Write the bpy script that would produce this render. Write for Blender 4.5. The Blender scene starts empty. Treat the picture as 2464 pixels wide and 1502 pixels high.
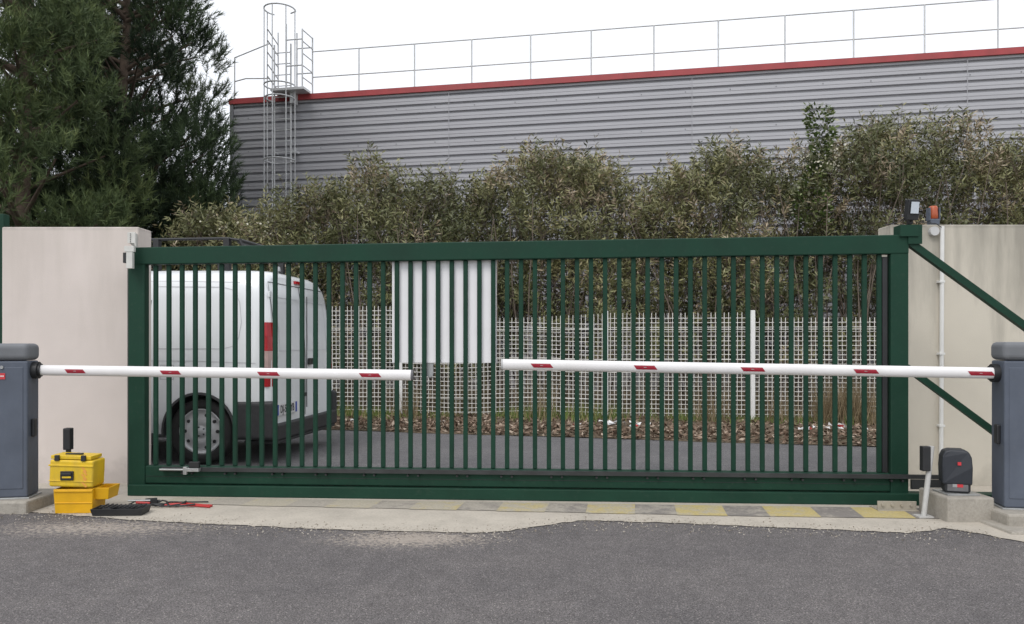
import bpy, math, random
import numpy as np
from mathutils import Vector, Matrix, Euler
random.seed(4); rng=np.random.default_rng(4)
D=bpy.data; SC=bpy.context.scene; COL=SC.collection
SC.view_settings.view_transform='Standard'; SC.view_settings.look='None'; SC.view_settings.exposure=0

# ------------------------------------------------------------------ materials
def newmat(name):
    m=D.materials.new(name); m.use_nodes=True
    nt=m.node_tree; b=nt.nodes['Principled BSDF']
    return m,nt,b
def N(nt,t,**k):
    n=nt.nodes.new(t)
    for a,v in k.items(): setattr(n,a,v)
    return n
def c4(c): return (c[0],c[1],c[2],1)
def noise(nt,scale,detail=4,rough=.55,vec=None,stretch=None):
    if vec is None:
        tc=N(nt,'ShaderNodeTexCoord'); vec=tc.outputs['Object']
    if stretch:
        mp=N(nt,'ShaderNodeMapping'); mp.inputs['Scale'].default_value=stretch
        nt.links.new(vec,mp.inputs['Vector']); vec=mp.outputs[0]
    n=N(nt,'ShaderNodeTexNoise'); n.inputs['Scale'].default_value=scale
    n.inputs['Detail'].default_value=detail; n.inputs['Roughness'].default_value=rough
    nt.links.new(vec,n.inputs['Vector']); return n.outputs['Fac']
def ramp(nt,fac,stops):
    r=N(nt,'ShaderNodeValToRGB'); cr=r.color_ramp
    while len(cr.elements)<len(stops): cr.elements.new(.5)
    for e,(p,c) in zip(cr.elements,stops):
        e.position=p; e.color=c4(c) if not isinstance(c,(int,float)) else (c,c,c,1)
    nt.links.new(fac,r.inputs[0]); return r.outputs[0]
def mix(nt,fac,a,b,mode='MIX'):
    m=N(nt,'ShaderNodeMix',data_type='RGBA',blend_type=mode)
    if isinstance(fac,(int,float)): m.inputs[0].default_value=fac
    else: nt.links.new(fac,m.inputs[0])
    for s,v in ((6,a),(7,b)):
        if isinstance(v,tuple): m.inputs[s].default_value=c4(v)
        else: nt.links.new(v,m.inputs[s])
    return m.outputs[2]
def math_(nt,op,a,b=None,clamp=False):
    m=N(nt,'ShaderNodeMath',operation=op); m.use_clamp=clamp
    for i,v in enumerate((a,b)):
        if v is None: continue
        if isinstance(v,(int,float)): m.inputs[i].default_value=v
        else: nt.links.new(v,m.inputs[i])
    return m.outputs[0]
def bump(nt,b,h,strength=.3,dist=.01):
    n=N(nt,'ShaderNodeBump'); n.inputs['Strength'].default_value=strength; n.inputs['Distance'].default_value=dist
    nt.links.new(h,n.inputs['Height']); nt.links.new(n.outputs[0],b.inputs['Normal'])
def M(name,col,rough=.55,var=.12,scale=6,bmp=0,bscale=60,metal=0,dirt=None,dscale=2.5,damt=.5):
    m,nt,b=newmat(name)
    f=noise(nt,scale)
    lo=tuple(c*(1-var) for c in col); hi=tuple(min(1,c*(1+var)) for c in col)
    c=ramp(nt,f,[(.3,lo),(.7,hi)])
    if dirt:
        g=noise(nt,dscale,6,.7,stretch=(1,1,.35))
        mk=ramp(nt,g,[(.45,0.0),(.75,damt)])
        c=mix(nt,mk,c,dirt)
    nt.links.new(c,b.inputs['Base Color'])
    b.inputs['Roughness'].default_value=rough; b.inputs['Metallic'].default_value=metal
    if bmp:
        bump(nt,b,noise(nt,bscale,3),bmp,.01)
    return m
def attrmat(name,stops,rough=.6,spec=.3):
    m,nt,b=newmat(name)
    a=N(nt,'ShaderNodeAttribute',attribute_name='tint')
    c=ramp(nt,a.outputs['Fac'],stops)
    nt.links.new(c,b.inputs['Base Color']); b.inputs['Roughness'].default_value=rough
    b.inputs['Specular IOR Level'].default_value=spec
    return m

# ------------------------------------------------------------------ mesh builder
class MB:
    def __init__(s): s.v=[];s.f=[];s.m=[];s.sm=[]
    def add(s,vs,fs,m=0,smooth=False):
        o=len(s.v); s.v+= [tuple(p) for p in vs]
        for f in fs: s.f.append([i+o for i in f]); s.m.append(m); s.sm.append(smooth)
    def box(s,lo,hi,m=0,rot=None,piv=None):
        x0,y0,z0=lo;x1,y1,z1=hi
        vs=[Vector(p) for p in ((x0,y0,z0),(x1,y0,z0),(x1,y1,z0),(x0,y1,z0),(x0,y0,z1),(x1,y0,z1),(x1,y1,z1),(x0,y1,z1))]
        if rot:
            R=Euler(rot).to_matrix(); c=Vector(piv) if piv else Vector(((x0+x1)/2,(y0+y1)/2,(z0+z1)/2))
            vs=[R@(p-c)+c for p in vs]
        s.add(vs,[(0,3,2,1),(4,5,6,7),(0,1,5,4),(1,2,6,5),(2,3,7,6),(3,0,4,7)],m)
    def tube(s,p,q,r,n=8,m=0,r2=None,caps=True,smooth=True):
        p=Vector(p);q=Vector(q);d=(q-p)
        if d.length<1e-6:return
        d.normalize(); a=Vector((0,0,1)) if abs(d.z)<.9 else Vector((1,0,0))
        u=d.cross(a).normalized(); w=d.cross(u); r2=r if r2 is None else r2
        ph=math.pi/n
        vs=[p+(u*math.cos(2*math.pi*i/n+ph)+w*math.sin(2*math.pi*i/n+ph))*r for i in range(n)]
        vs+=[q+(u*math.cos(2*math.pi*i/n+ph)+w*math.sin(2*math.pi*i/n+ph))*r2 for i in range(n)]
        fs=[(i,(i+1)%n,n+(i+1)%n,n+i) for i in range(n)]
        s.add(vs,fs,m,smooth and n>4)
        if caps: s.add(vs,[tuple(range(n-1,-1,-1)),tuple(range(n,2*n))],m)
    def path(s,pts,r,n=6,m=0):
        for a,b in zip(pts,pts[1:]): s.tube(a,b,r,n,m)
    def poly(s,pts,m=0): s.add(pts,[tuple(range(len(pts)))],m)
    def lathe(s,prof,c,axis,n=32,m=0,smooth=True):
        ax=Vector(axis).normalized(); a=Vector((0,0,1)) if abs(ax.z)<.9 else Vector((1,0,0))
        u=ax.cross(a).normalized(); w=ax.cross(u); c=Vector(c); vs=[]
        for r,h in prof:
            for i in range(n):
                t=2*math.pi*i/n; vs.append(c+ax*h+(u*math.cos(t)+w*math.sin(t))*r)
        fs=[]
        for k in range(len(prof)-1):
            for i in range(n):
                fs.append((k*n+i,k*n+(i+1)%n,(k+1)*n+(i+1)%n,(k+1)*n+i))
        s.add(vs,fs,m,smooth)
    def build(s,name,mats,parent=None,bevel=0,seg=2,recalc=True):
        me=D.meshes.new(name); me.from_pydata(s.v,[],s.f)
        for mt in (mats if isinstance(mats,(list,tuple)) else [mats]): me.materials.append(mt)
        me.polygons.foreach_set('material_index',s.m); me.polygons.foreach_set('use_smooth',s.sm)
        if recalc:
            import bmesh
            bm=bmesh.new(); bm.from_mesh(me); bmesh.ops.recalc_face_normals(bm,faces=bm.faces); bm.to_mesh(me); bm.free()
        me.update()
        o=D.objects.new(name,me); COL.objects.link(o)
        if parent: o.parent=parent
        if bevel:
            b=o.modifiers.new('bevel','BEVEL'); b.width=bevel; b.segments=seg; b.limit_method='ANGLE'; b.angle_limit=math.radians(40)
            b.harden_normals=False
        return o
def empty(name,loc=(0,0,0),rz=0,parent=None):
    e=D.objects.new(name,None); e.location=loc; e.rotation_euler=(0,0,rz); e.empty_display_size=.2; COL.objects.link(e)
    if parent: e.parent=parent
    return e
def leafmesh(name,base,dirs,length,width,tint,mat,parent=None,tri=False):
    n=len(base); dirs=dirs/np.linalg.norm(dirs,axis=1,keepdims=True)
    r=rng.normal(size=(n,3)); side=np.cross(dirs,r); side/=np.linalg.norm(side,axis=1,keepdims=True)+1e-9
    L=length[:,None]; W=width[:,None]
    if tri:
        P=np.stack([base-side*W/2,base+side*W/2,base+dirs*L],1); k=3
    else:
        P=np.stack([base,base+dirs*L*.45+side*W/2,base+dirs*L,base+dirs*L*.45-side*W/2],1); k=4
    me=D.meshes.new(name)
    me.vertices.add(n*k); me.vertices.foreach_set('co',P.reshape(-1).astype(np.float32))
    me.loops.add(n*k); me.loops.foreach_set('vertex_index',np.arange(n*k,dtype=np.int32))
    me.polygons.add(n); me.polygons.foreach_set('loop_start',np.arange(0,n*k,k,dtype=np.int32))
    me.polygons.foreach_set('loop_total',np.full(n,k,dtype=np.int32))
    me.update(calc_edges=True)
    a=me.attributes.new('tint','FLOAT','POINT'); a.data.foreach_set('value',np.repeat(np.clip(tint,0,1),k).astype(np.float32))
    me.materials.append(mat)
    o=D.objects.new(name,me); COL.objects.link(o)
    if parent:o.parent=parent
    return o

# ------------------------------------------------------------------ world / light / camera
W=D.worlds.new('World'); SC.world=W; W.use_nodes=True
nt=W.node_tree; bg=nt.nodes['Background']; out=nt.nodes['World Output']
sky=N(nt,'ShaderNodeTexSky',sky_type='NISHITA'); sky.sun_disc=False
SE,SR=math.radians(52),math.radians(205)
sky.sun_elevation=SE; sky.sun_rotation=SR
nt.links.new(sky.outputs[0],bg.inputs[0]); bg.inputs[1].default_value=.05
bg2=N(nt,'ShaderNodeBackground'); bg2.inputs[0].default_value=(1,.99,.98,1); bg2.inputs[1].default_value=1.0
ad=N(nt,'ShaderNodeAddShader'); nt.links.new(bg.outputs[0],ad.inputs[0]); nt.links.new(bg2.outputs[0],ad.inputs[1]); nt.links.new(ad.outputs[0],out.inputs[0])
sl=D.lights.new('sun','SUN'); sl.energy=1.45; sl.angle=math.radians(25); sl.color=(1,.965,.925)
so=D.objects.new('sun',sl); COL.objects.link(so)
sd=Vector((math.sin(SR)*math.cos(SE),math.cos(SR)*math.cos(SE),math.sin(SE)))
so.rotation_euler=sd.to_track_quat('Z','Y').to_euler()
cam=D.cameras.new('camera'); co=D.objects.new('camera',cam); COL.objects.link(co); SC.camera=co
co.location=(0,0,1.2); co.rotation_euler=(math.radians(90),0,0); cam.lens=27; cam.sensor_width=36
cam.shift_y=.030; cam.clip_end=2000; cam.clip_start=.05

# ------------------------------------------------------------------ ground
def asphalt(name,base,residue=False):
    m,nt,b=newmat(name)
    tc=N(nt,'ShaderNodeTexCoord'); v=tc.outputs['Object']
    f1=noise(nt,150,3,.75,v); f2=noise(nt,1.1,5,.6,v)
    c=ramp(nt,f1,[(.34,tuple(x*.28 for x in base)),(.5,base),(.66,tuple(x*2.0 for x in base))])
    vo=N(nt,'ShaderNodeTexVoronoi'); vo.inputs['Scale'].default_value=75; nt.links.new(v,vo.inputs['Vector'])
    st=math_(nt,'LESS_THAN',vo.outputs['Distance'],.26)
    wn=N(nt,'ShaderNodeTexWhiteNoise'); nt.links.new(vo.outputs['Position'],wn.inputs['Vector'])
    st=math_(nt,'MULTIPLY',st,math_(nt,'GREATER_THAN',wn.outputs['Value'],.74))
    c=mix(nt,math_(nt,'MULTIPLY',st,.7),c,(.38,.35,.33))
    lg=ramp(nt,f2,[(.3,(.84,.84,.85)),(.7,(1.13,1.12,1.10))]); c=mix(nt,1.0,c,lg,'MULTIPLY')
    md_=noise(nt,9,4,.6,v); c=mix(nt,1.0,c,ramp(nt,md_,[(.3,(.86,.86,.86)),(.7,(1.12,1.12,1.12))]),'MULTIPLY')
    if residue:
        mp=N(nt,'ShaderNodeMapping'); mp.inputs['Location'].default_value=(.62*.9,-4.72*2.2,0); mp.inputs['Scale'].default_value=(.9,2.2,1)
        nt.links.new(v,mp.inputs[0]); ln=N(nt,'ShaderNodeVectorMath',operation='LENGTH'); nt.links.new(mp.outputs[0],ln.inputs[0])
        mask=math_(nt,'SUBTRACT',1.0,math_(nt,'DIVIDE',ln.outputs['Value'],.75),True)
        mp2=N(nt,'ShaderNodeMapping'); mp2.inputs['Location'].default_value=(2.7*.7,-5.0*2.4,0); mp2.inputs['Scale'].default_value=(.7,2.4,1)
        nt.links.new(v,mp2.inputs[0]); l2=N(nt,'ShaderNodeVectorMath',operation='LENGTH'); nt.links.new(mp2.outputs[0],l2.inputs[0])
        mask2=math_(nt,'SUBTRACT',1.0,math_(nt,'DIVIDE',l2.outputs['Value'],.9),True)
        mask=math_(nt,'MAXIMUM',mask,math_(nt,'MULTIPLY',mask2,.8))
        nn=noise(nt,38,6,.8,v); k=math_(nt,'MULTIPLY',mask,1.1)
        t=ramp(nt,math_(nt,'ADD',nn,math_(nt,'MULTIPLY',k,.28)),[(.62,0.0),(.74,.8)])
        c=mix(nt,t,c,(.40,.35,.30))
        # two hairline cracks low on the right of the forecourt
        sx=N(nt,'ShaderNodeSeparateXYZ'); nt.links.new(v,sx.inputs[0])
        wv=noise(nt,5,5,.7,v)
        for x0,sl_,ya,yb in ((2.25,-.25,3.0,4.1),(.60,.35,2.9,3.7)):
            ln_=math_(nt,'ABSOLUTE',math_(nt,'SUBTRACT',math_(nt,'ADD',sx.outputs[0],math_(nt,'MULTIPLY',math_(nt,'SUBTRACT',sx.outputs[1],ya),-sl_)),math_(nt,'ADD',x0,math_(nt,'MULTIPLY',math_(nt,'SUBTRACT',wv,.5),.7))))
            a_=math_(nt,'MULTIPLY',math_(nt,'LESS_THAN',ln_,.0045),math_(nt,'MULTIPLY',math_(nt,'GREATER_THAN',sx.outputs[1],ya),math_(nt,'LESS_THAN',sx.outputs[1],yb)))
            c=mix(nt,math_(nt,'MULTIPLY',a_,math_(nt,'MULTIPLY',noise(nt,25,3,.6,v),.8)),c,(.03,.03,.03))
    nt.links.new(c,b.inputs['Base Color']); b.inputs['Roughness'].default_value=.9
    bump(nt,b,f1,.6,.006)
    return m
mA=asphalt('asphalt_forecourt',(.116,.108,.108),True)
mR=asphalt('asphalt_road',(.12,.119,.124))
def soilmat(name,a,b_,c_):
    m,nt,b=newmat(name); f=noise(nt,14,8,.75); g=noise(nt,1.2,4)
    c=ramp(nt,f,[(.3,a),(.5,b_),(.7,c_)]); c=mix(nt,1.0,c,ramp(nt,g,[(.35,(.75,.8,.7)),(.65,(1.15,1.1,1.05))]),'MULTIPLY')
    nt.links.new(c,b.inputs['Base Color']); b.inputs['Roughness'].default_value=.95; bump(nt,b,f,.8,.03); return m
mSoil=soilmat('soil',(.06,.045,.03),(.13,.10,.07),(.26,.21,.16))
mFar=soilmat('dry_grass_ground',(.05,.06,.02),(.10,.10,.045),(.18,.16,.09))
def concmat(name,base,sc=3,stain=.5):
    m,nt,b=newmat(name); f=noise(nt,sc,8,.65); g=noise(nt,60,4,.7); h=noise(nt,9,6,.7)
    c=ramp(nt,f,[(.28,tuple(x*.82 for x in base)),(.5,base),(.72,tuple(min(.8,x*1.12) for x in base))])
    c=mix(nt,1.0,c,ramp(nt,g,[(.3,(.85,.85,.84)),(.7,(1.1,1.1,1.1))]),'MULTIPLY')
    c=mix(nt,ramp(nt,h,[(.56,0.0),(.72,stain)]),c,tuple(x*.5 for x in base))
    nt.links.new(c,b.inputs['Base Color']); b.inputs['Roughness'].default_value=.9; bump(nt,b,g,.35,.005); return m
mConc=concmat('concrete_apron',(.46,.42,.36),3,.3)
mBlk=concmat('concrete_block',(.34,.315,.275),7,.5)

g=MB(); g.poly([(-600,-600,-.014),(600,-600,-.014),(600,600,-.014),(-600,600,-.014)]); g.build('ground',mFar)
g=MB(); g.poly([(-30,-25,-.005),(30,-25,-.005),(30,5.9,-.005),(-30,5.9,-.005)]); g.build('asphalt_forecourt',mA)
g=MB(); g.poly([(30,5.9,-.005),(14,6.35,-.005),(-2.35,10.56,-.005),(-30,17.7,-.005),(-30,5.9,-.005)]); g.build('road',mR)
g=MB(); rows=[]
for i in range(61):
    x=-30+i*.9; ye=10.56-.258*(x+2.35)+.06*math.sin(i*1.7)
    rows.append([(x,ye,-.001),(x,ye+.25,.03),(x,ye+1.5,.06),(x,ye+14,.06)])
vs=[p for r in rows for p in r]; fs=[(i*4+j,(i+1)*4+j,(i+1)*4+j+1,i*4+j+1) for i in range(60) for j in range(3)]
g.add(vs,fs,0,True); g.build('verge',mSoil)
ap=[(-14,5.75),(-6,5.62),(-3.67,5.50),(-3.1,5.36),(-2.63,5.22),(-2.0,5.09),(-1.43,4.985),(-.8,4.90),(-.215,4.855),(-.02,4.90),(.13,5.0),(.30,5.10),(.474,5.2),(1.0,5.13),(1.546,5.03),(2.1,4.93),(2.50,4.85),(2.66,4.90),(2.80,4.97),(2.95,4.83),(3.1,4.60),(3.5,4.52),(4.4,4.5),(14,4.5)]
pts=[]
for a,b in zip(ap,ap[1:]):
    n=max(1,int(math.dist(a,b)/.05)) if abs(a[0])<5 and abs(b[0])<5 else 1
    for k in range(n):
        t=k/n; j=.012 if n>1 else 0
        pts.append((a[0]+(b[0]-a[0])*t+random.uniform(-j,j),a[1]+(b[1]-a[1])*t+random.uniform(-j,j),0))
pts+=[(14,4.5,0),(14,6.75,0),(-14,6.75,0)]
g=MB(); g.poly(pts); g.build('concrete_apron',mConc)

G0=Vector((-3.02,6.08,0)); GA=math.atan2(-.36,5.95)
def hazmat(name,paint,alt):
    m,nt,b=newmat(name)
    tc=N(nt,'ShaderNodeTexCoord'); v=tc.outputs['Object']
    sx=N(nt,'ShaderNodeSeparateXYZ'); nt.links.new(v,sx.inputs[0])
    wear=math_(nt,'MULTIPLY',math_(nt,'SUBTRACT',4.3,sx.outputs[0]),.055)
    f=noise(nt,7,9,.78,v)
    t=ramp(nt,math_(nt,'ADD',f,wear),[(.44,.15),(.60,1.0)])
    c=mix(nt,t,paint,alt); g2=noise(nt,70,3,.7,v)
    c=mix(nt,1.0,c,ramp(nt,g2,[(.3,(.8,.8,.8)),(.7,(1.12,1.12,1.12))]),'MULTIPLY')
    nt.links.new(c,b.inputs['Base Color']); b.inputs['Roughness'].default_value=.85; return m
mY=hazmat('worn_yellow_paint',(.47,.38,.14),(.40,.365,.29)); mK=hazmat('worn_dark_paint',(.18,.165,.155),(.36,.33,.28))
hz=empty('hazard_marking',G0,GA)
y=MB();k=MB()
for i in range(-6,4):
    u=4.235+.633*i; w=.345
    f=max(0,min(1,u/4.2)); v0=-.33-.16*f; v1=-.11-.05*f
    def q(a,c): return [(a-.03,v0,.004),(c-.03,v0-.01,.004),(c,v1,.004),(a,v1,.004)]
    if u>0.2: y.poly(q(u,u+w))
    if i<3 and u>0.2: k.poly(q(u+w,u+.633))
y.build('yellow_blocks',mY,hz); k.build('dark_blocks',mK,hz)

# ------------------------------------------------------------------ walls
def wallmat(name,base,stain,amt):
    m,nt,b=newmat(name)
    tc=N(nt,'ShaderNodeTexCoord'); v=tc.outputs['Object']
    sx=N(nt,'ShaderNodeSeparateXYZ'); nt.links.new(v,sx.inputs[0])
    f=noise(nt,1.6,5,.55,v); g=noise(nt,140,3,.6,v)
    c=ramp(nt,f,[(.3,tuple(x*.93 for x in base)),(.7,tuple(x*1.05 for x in base))])
    st=noise(nt,2.4,6,.6,v,stretch=(1.6,1.6,.22))
    topm=math_(nt,'MULTIPLY',math_(nt,'SUBTRACT',sx.outputs[2],1.0),.22)
    s=ramp(nt,math_(nt,'ADD',st,topm),[(.58,0.0),(.85,amt)]); c=mix(nt,s,c,stain)
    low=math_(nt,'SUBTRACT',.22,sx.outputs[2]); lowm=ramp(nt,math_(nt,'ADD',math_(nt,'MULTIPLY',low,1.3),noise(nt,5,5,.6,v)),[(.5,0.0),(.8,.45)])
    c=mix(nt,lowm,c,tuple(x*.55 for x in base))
    edge=math_(nt,'MULTIPLY',math_(nt,'SUBTRACT',sx.outputs[2],2.155),20.0,True)
    c=mix(nt,math_(nt,'MULTIPLY',edge,ramp(nt,noise(nt,7,5,.7,v),[(.35,.1),(.65,.8)])),c,tuple(x*.5 for x in stain))
    nt.links.new(c,b.inputs['Base Color']); b.inputs['Roughness'].default_value=.92; bump(nt,b,g,.3,.004); return m
mWL=wallmat('render_left',(.65,.585,.545),(.42,.38,.33),.35); mWR=wallmat('render_right',(.58,.54,.46),(.25,.235,.20),.75)
w=MB(); w.box((-4.36,6.56,-.05),(-3.19,6.80,2.19)); w.build('rendered_wall',mWL,bevel=.012)
w=MB(); w.box((3.17,6.43,-.05),(9.5,6.66,2.19)); w.build('rendered_wall.001',mWR,bevel=.012)

# ------------------------------------------------------------------ sliding gate
def paintmat(name,col,rough=.38,dust=(.25,.24,.2),da=.25,spec=.35):
    m,nt,b=newmat(name); f=noise(nt,3,5,.6); g=noise(nt,25,6,.7)
    c=ramp(nt,f,[(.3,tuple(x*.85 for x in col)),(.7,tuple(x*1.18 for x in col))])
    c=mix(nt,ramp(nt,g,[(.55,0.0),(.8,da)]),c,dust)
    nt.links.new(c,b.inputs['Base Color'])
    r=ramp(nt,f,[(.3,rough*.9),(.7,min(1,rough*1.35))]); nt.links.new(r,b.inputs['Roughness'])
    b.inputs['Specular IOR Level'].default_value=spec
    return m
mG=paintmat('green_gate_paint',(.009,.041,.025),.52,(.07,.09,.07),.25,.22)
mBlack=M('black_plastic',(.018,.019,.021),.5,.2)
mSteel=M('galvanised_steel',(.42,.43,.43),.45,.2,12,metal=.6)
mWhitePl=M('white_plastic',(.72,.72,.70),.45,.06)
gate=empty('sliding_gate',G0,GA)
GL=5.97
def zt(u): return 1.95+.05*u/GL
f=MB()
f.box((0,-.035,.02),(.135,.035,1.93)); f.box((5.84,-.035,.02),(5.97,.035,1.985))
def beam(mb,u0,u1,v0,v1,zb0,zb1,zt0,zt1,m=0):
    mb.add([(u0,v0,zb0),(u1,v0,zb1),(u1,v1,zb1),(u0,v1,zb0),(u0,v0,zt0),(u1,v0,zt1),(u1,v1,zt1),(u0,v1,zt0)],
      [(0,3,2,1),(4,5,6,7),(0,1,5,4),(1,2,6,5),(2,3,7,6),(3,0,4,7)],m)
beam(f,.05,5.97,-.04,.04,zt(0)-.135,zt(GL)-.14,zt(0),zt(GL))
f.box((.137,-.032,.095),(5.838,.032,.232)); 
f.box((.01,-.065,.0),(8.45,.05,.088))
f.box((8.33,-.03,.095),(8.45,.03,.22))
f.build('frame',mG,gate,bevel=.007)
f=MB()
for i in range(53):
    u=.207+i*.10696
    f.box((u-.017,-.013,.234),(u+.017,.013,zt(u)-.139))
f.build('bars',mG,gate,bevel=.004,seg=1)
f=MB(); f.box((5.79,-.012,.236),(5.825,.05,1.84)); f.build('rubber_edge',mBlack,gate)
f=MB()
f.tube((5.97,-.01,1.955),(8.4,-.01,.12),.036,4); f.tube((5.96,-.01,1.02),(7.15,-.01,.12),.032,4)
f.box((5.90,-.06,1.985),(6.03,.06,2.07)); f.box((5.96,-.05,1.93),(6.06,-.03,2.07))
f.build('tail_brace',mG,gate)
f=MB(); f.box((.28,-.062,.196),(6.25,-.036,.226))
f.box((5.98,-.06,.12),(6.35,-.036,.190))
f.build('gear_rack',M('dark_rack',(.03,.032,.033),.5,.3),gate)
f=MB()
u=.45
while u<6.1:
    for du in (0,.08):
        f.tube((u+du,-.040,.182),(u+du,-.07,.182),.008,8)
    u+=.36+.02*math.sin(u*9)
f.build('rack_bolts',mBlack,gate)
f=MB(); f.box((.50,-.10,.20),(.60,-.06,.226)); f.box((.47,-.09,.175),(.50,-.065,.235)); f.box((.52,-.095,.228),(.60,-.065,.275),1)
f.tube((.28,-.08,.212),(.50,-.08,.212),.009,6,0); f.build('limit_stop',[mSteel,mBlack],gate,bevel=.003)
f=MB(); f.box((2.09,.020,1.045),(2.905,.028,1.838)); f.build('blank_panel',M('white_panel',(.80,.80,.82),.4,.03),gate)
f=MB(); f.box((2.36,.03,.955),(2.41,.05,1.044)); f.tube((2.385,.028,.955),(2.385,.052,.955),.025,10); f.build('panel_lug',mSteel,gate)
f=MB(); f.box((.14,-.034,.150),(5.835,-.0325,.153)); f.build('beam_line',mBlack,gate)

gb=empty('gate_guide_bracket',(-2.96,5.98,0))
f=MB()
f.box((-.275,.545,1.84),(-.235,.575,2.13))
f.box((-.03,-.01,1.975),(.03,.0,2.06)); f.box((-.012,.0,1.975),(.0,.03,1.99))
f.tube((-.02,.0,1.985),(-.25,.56,2.02),.008,6)
f.box((-.045,-.03,1.905),(.03,.0,1.95)); f.box((-.022,-.045,1.775),(.025,-.01,1.90))
for i in range(5):
    f.tube((-.005,-.014,1.985+i*.015),(-.005,-.009,1.985+i*.015),.004,6,1); f.tube((-.255,.541,1.9+i*.045),(-.255,.546,1.9+i*.045),.007,6,1)
f.box((-.06,-.02,1.82),(-.03,.02,1.90),1)
f.build('plates',[M('grey_white_metal',(.60,.60,.57),.5,.1,dirt=(.3,.27,.22)),mBlack],gb,bevel=.002)
f=MB(); f.box((-.245,.42,.0),(-.205,.578,1.84)); f.build('receiver_profile',M('dark_grey_rubber',(.05,.055,.05),.6),gb)

# ------------------------------------------------------------------ barrier
mCab=paintmat('cabinet_blue_grey',(.092,.108,.14),.5,(.2,.2,.2),.15)
mCap=paintmat('cabinet_cap_grey',(.15,.158,.17),.55,(.25,.25,.25),.2)
mRed=M('red_mark',(.55,.04,.05),.4,.05)
mRefl=M('dark_red_reflector',(.30,.012,.028),.35,.12,30)
mArm=M('white_arm',(.78,.77,.77),.35,.03,dirt=(.55,.52,.48),damt=.25)
def barrier(name,cx,yf,w,d,z0,side,armx0,armx1,ay0,ay1,az0,az1,stickers,r,rot):
    root=empty(name,(cx,yf,0))
    s=side
    e=empty('housing',(s*w/2,0,0),rot,root); ox=-s*w/2
    b=MB(); b.box((ox-w/2,0,z0),(ox+w/2,d,z0+.975)); b.build('cabinet',mCab,e,bevel=.012,seg=3)
    b=MB(); b.box((ox-w/2+.028,-.004,z0+.06),(ox+w/2-.028,.01,z0+.93)); b.build('door',mCab,e,bevel=.004)
    b=MB(); b.box((ox-w/2-.008,-.012,z0+.978),(ox+w/2+.008,d+.008,z0+1.10)); b.build('cap',mCap,e,bevel=.035,seg=4)
    b=MB(); b.box((ox-w/2-.015,-.01,z0-.012),(ox+w/2+.015,d+.015,z0-.001)); b.build('foot_plate',mSteel,e,bevel=.002)
    b=MB(); b.box((ox-.02,-.008,z0+.845),(ox+.022,-.0045,z0+.888),0)
    for k in range(3): b.box((ox-.013+k*.010,-.0095,z0+.862),(ox-.006+k*.010,-.0082,z0+.872),1)
    b.tube((ox,-.012,z0+.93),(ox,-.003,z0+.93),.012,12,2)
    b.build('badge',[mRed,mWhitePl,mSteel],e)
    b=MB()
    x0,x1=(0,.026) if s>0 else (-.026,0)
    b.box((x0,.05,.52),(x1,.10,.65)); b.build('photocell',mBlack,e,bevel=.008)
    b=MB(); b.tube((0,d*.5,az0),(s*.04,d*.5,az0),.062,20,0); b.tube((s*.04,d*.5,az0),(s*.055,d*.5,az0),.048,20,0)
    b.build('hub',mBlack,e)
    e=root
    p=Vector((armx0-cx,ay0-yf,az0)); q=Vector((armx1-cx,ay1-yf,az1)); dr=(q-p).normalized()
    b=MB(); n=20
    up=Vector((0,0,1)); sd=dr.cross(up).normalized(); up=sd.cross(dr)
    ring=[]
    for i in range(n):
        t=2*math.pi*i/n; ring.append(sd*math.cos(t)*r*.72+up*math.sin(t)*r)
    vs=[p+a for a in ring]+[q+a for a in ring]
    b.add(vs,[(i,(i+1)%n,n+(i+1)%n,n+i) for i in range(n)],0,True)
    b.build('arm',mArm,e)
    b=MB(); vs=[q+a*1.0 for a in ring]+[q+dr*.015+a*1.0 for a in ring]
    b.add(vs,[(i,(i+1)%n,n+(i+1)%n,n+i) for i in range(n)],0,True); b.add(vs,[tuple(range(n,2*n))],0); b.build('arm_end_cap',M('end_cap_grey',(.12,.12,.13) if s>0 else (.5,.5,.5),.6),e)
    b=MB()
    sgn=-1 if sd.y>0 else 1
    for s0,s1 in stickers:
        L=(q-p).length
        wx=1 if dr.x>0 else -1
        sh=.014/L
        K=6; T=.36
        for k in range(K):
            t0=-T+2*T*k/K-.08; t1=t0+2*T/K
            def pt(s_,t): return p+dr*(L*s_)+sgn*sd*math.cos(t)*(r*.72+.0015)+up*math.sin(t)*(r+.0015)
            o0=-wx*sh*t0*2.2; o1=-wx*sh*t1*2.2
            b.add([pt(s0+o0,t0),pt(s1+o0,t0),pt(s1+o1,t1),pt(s0+o1,t1)],[(0,1,2,3)],0)
        sm=(s0+s1)/2; dd=.012/L
        def pt2(s_,t): return p+dr*(L*s_)+sgn*sd*(math.cos(t)*(r*.72)+.0032)+up*math.sin(t)*(r+.0015)
        b.add([pt2(sm-dd,-.10),pt2(sm+dd,-.10),pt2(sm+dd*.7,.02),pt2(sm-dd*.4,.02)],[(0,1,2,3)],1)
    b.build('reflectors',[mRefl,M('pale_mark',(.42,.28,.28),.4)],e)
    return root
def stk(px,x0,x1): return [((a-x0)/(x1-x0),(b-x0)/(x1-x0)) for a,b in px]
bl=barrier('barrier_gate',-3.635,5.50,.33,.19,.095,1,-3.46,-.725,5.60,5.52,1.0,.967,
   stk([(176,220),(403,447),(633,680),(872,918)],103,990),.038,math.radians(10))
br=barrier('barrier_gate.001',3.435,5.10,.33,.20,.105,-1,3.25,-.06,5.18,5.33,.995,1.049,
   stk([(2378,2322),(2108,2055),(1840,1788),(1582,1532),(1330,1282)],2385,1212),.038,math.radians(-10))
b=MB(); b.box((-.355,-.10,-.02),(.22,.40,.083)); b.build('plinth',mBlk,bl,bevel=.015)
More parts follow.
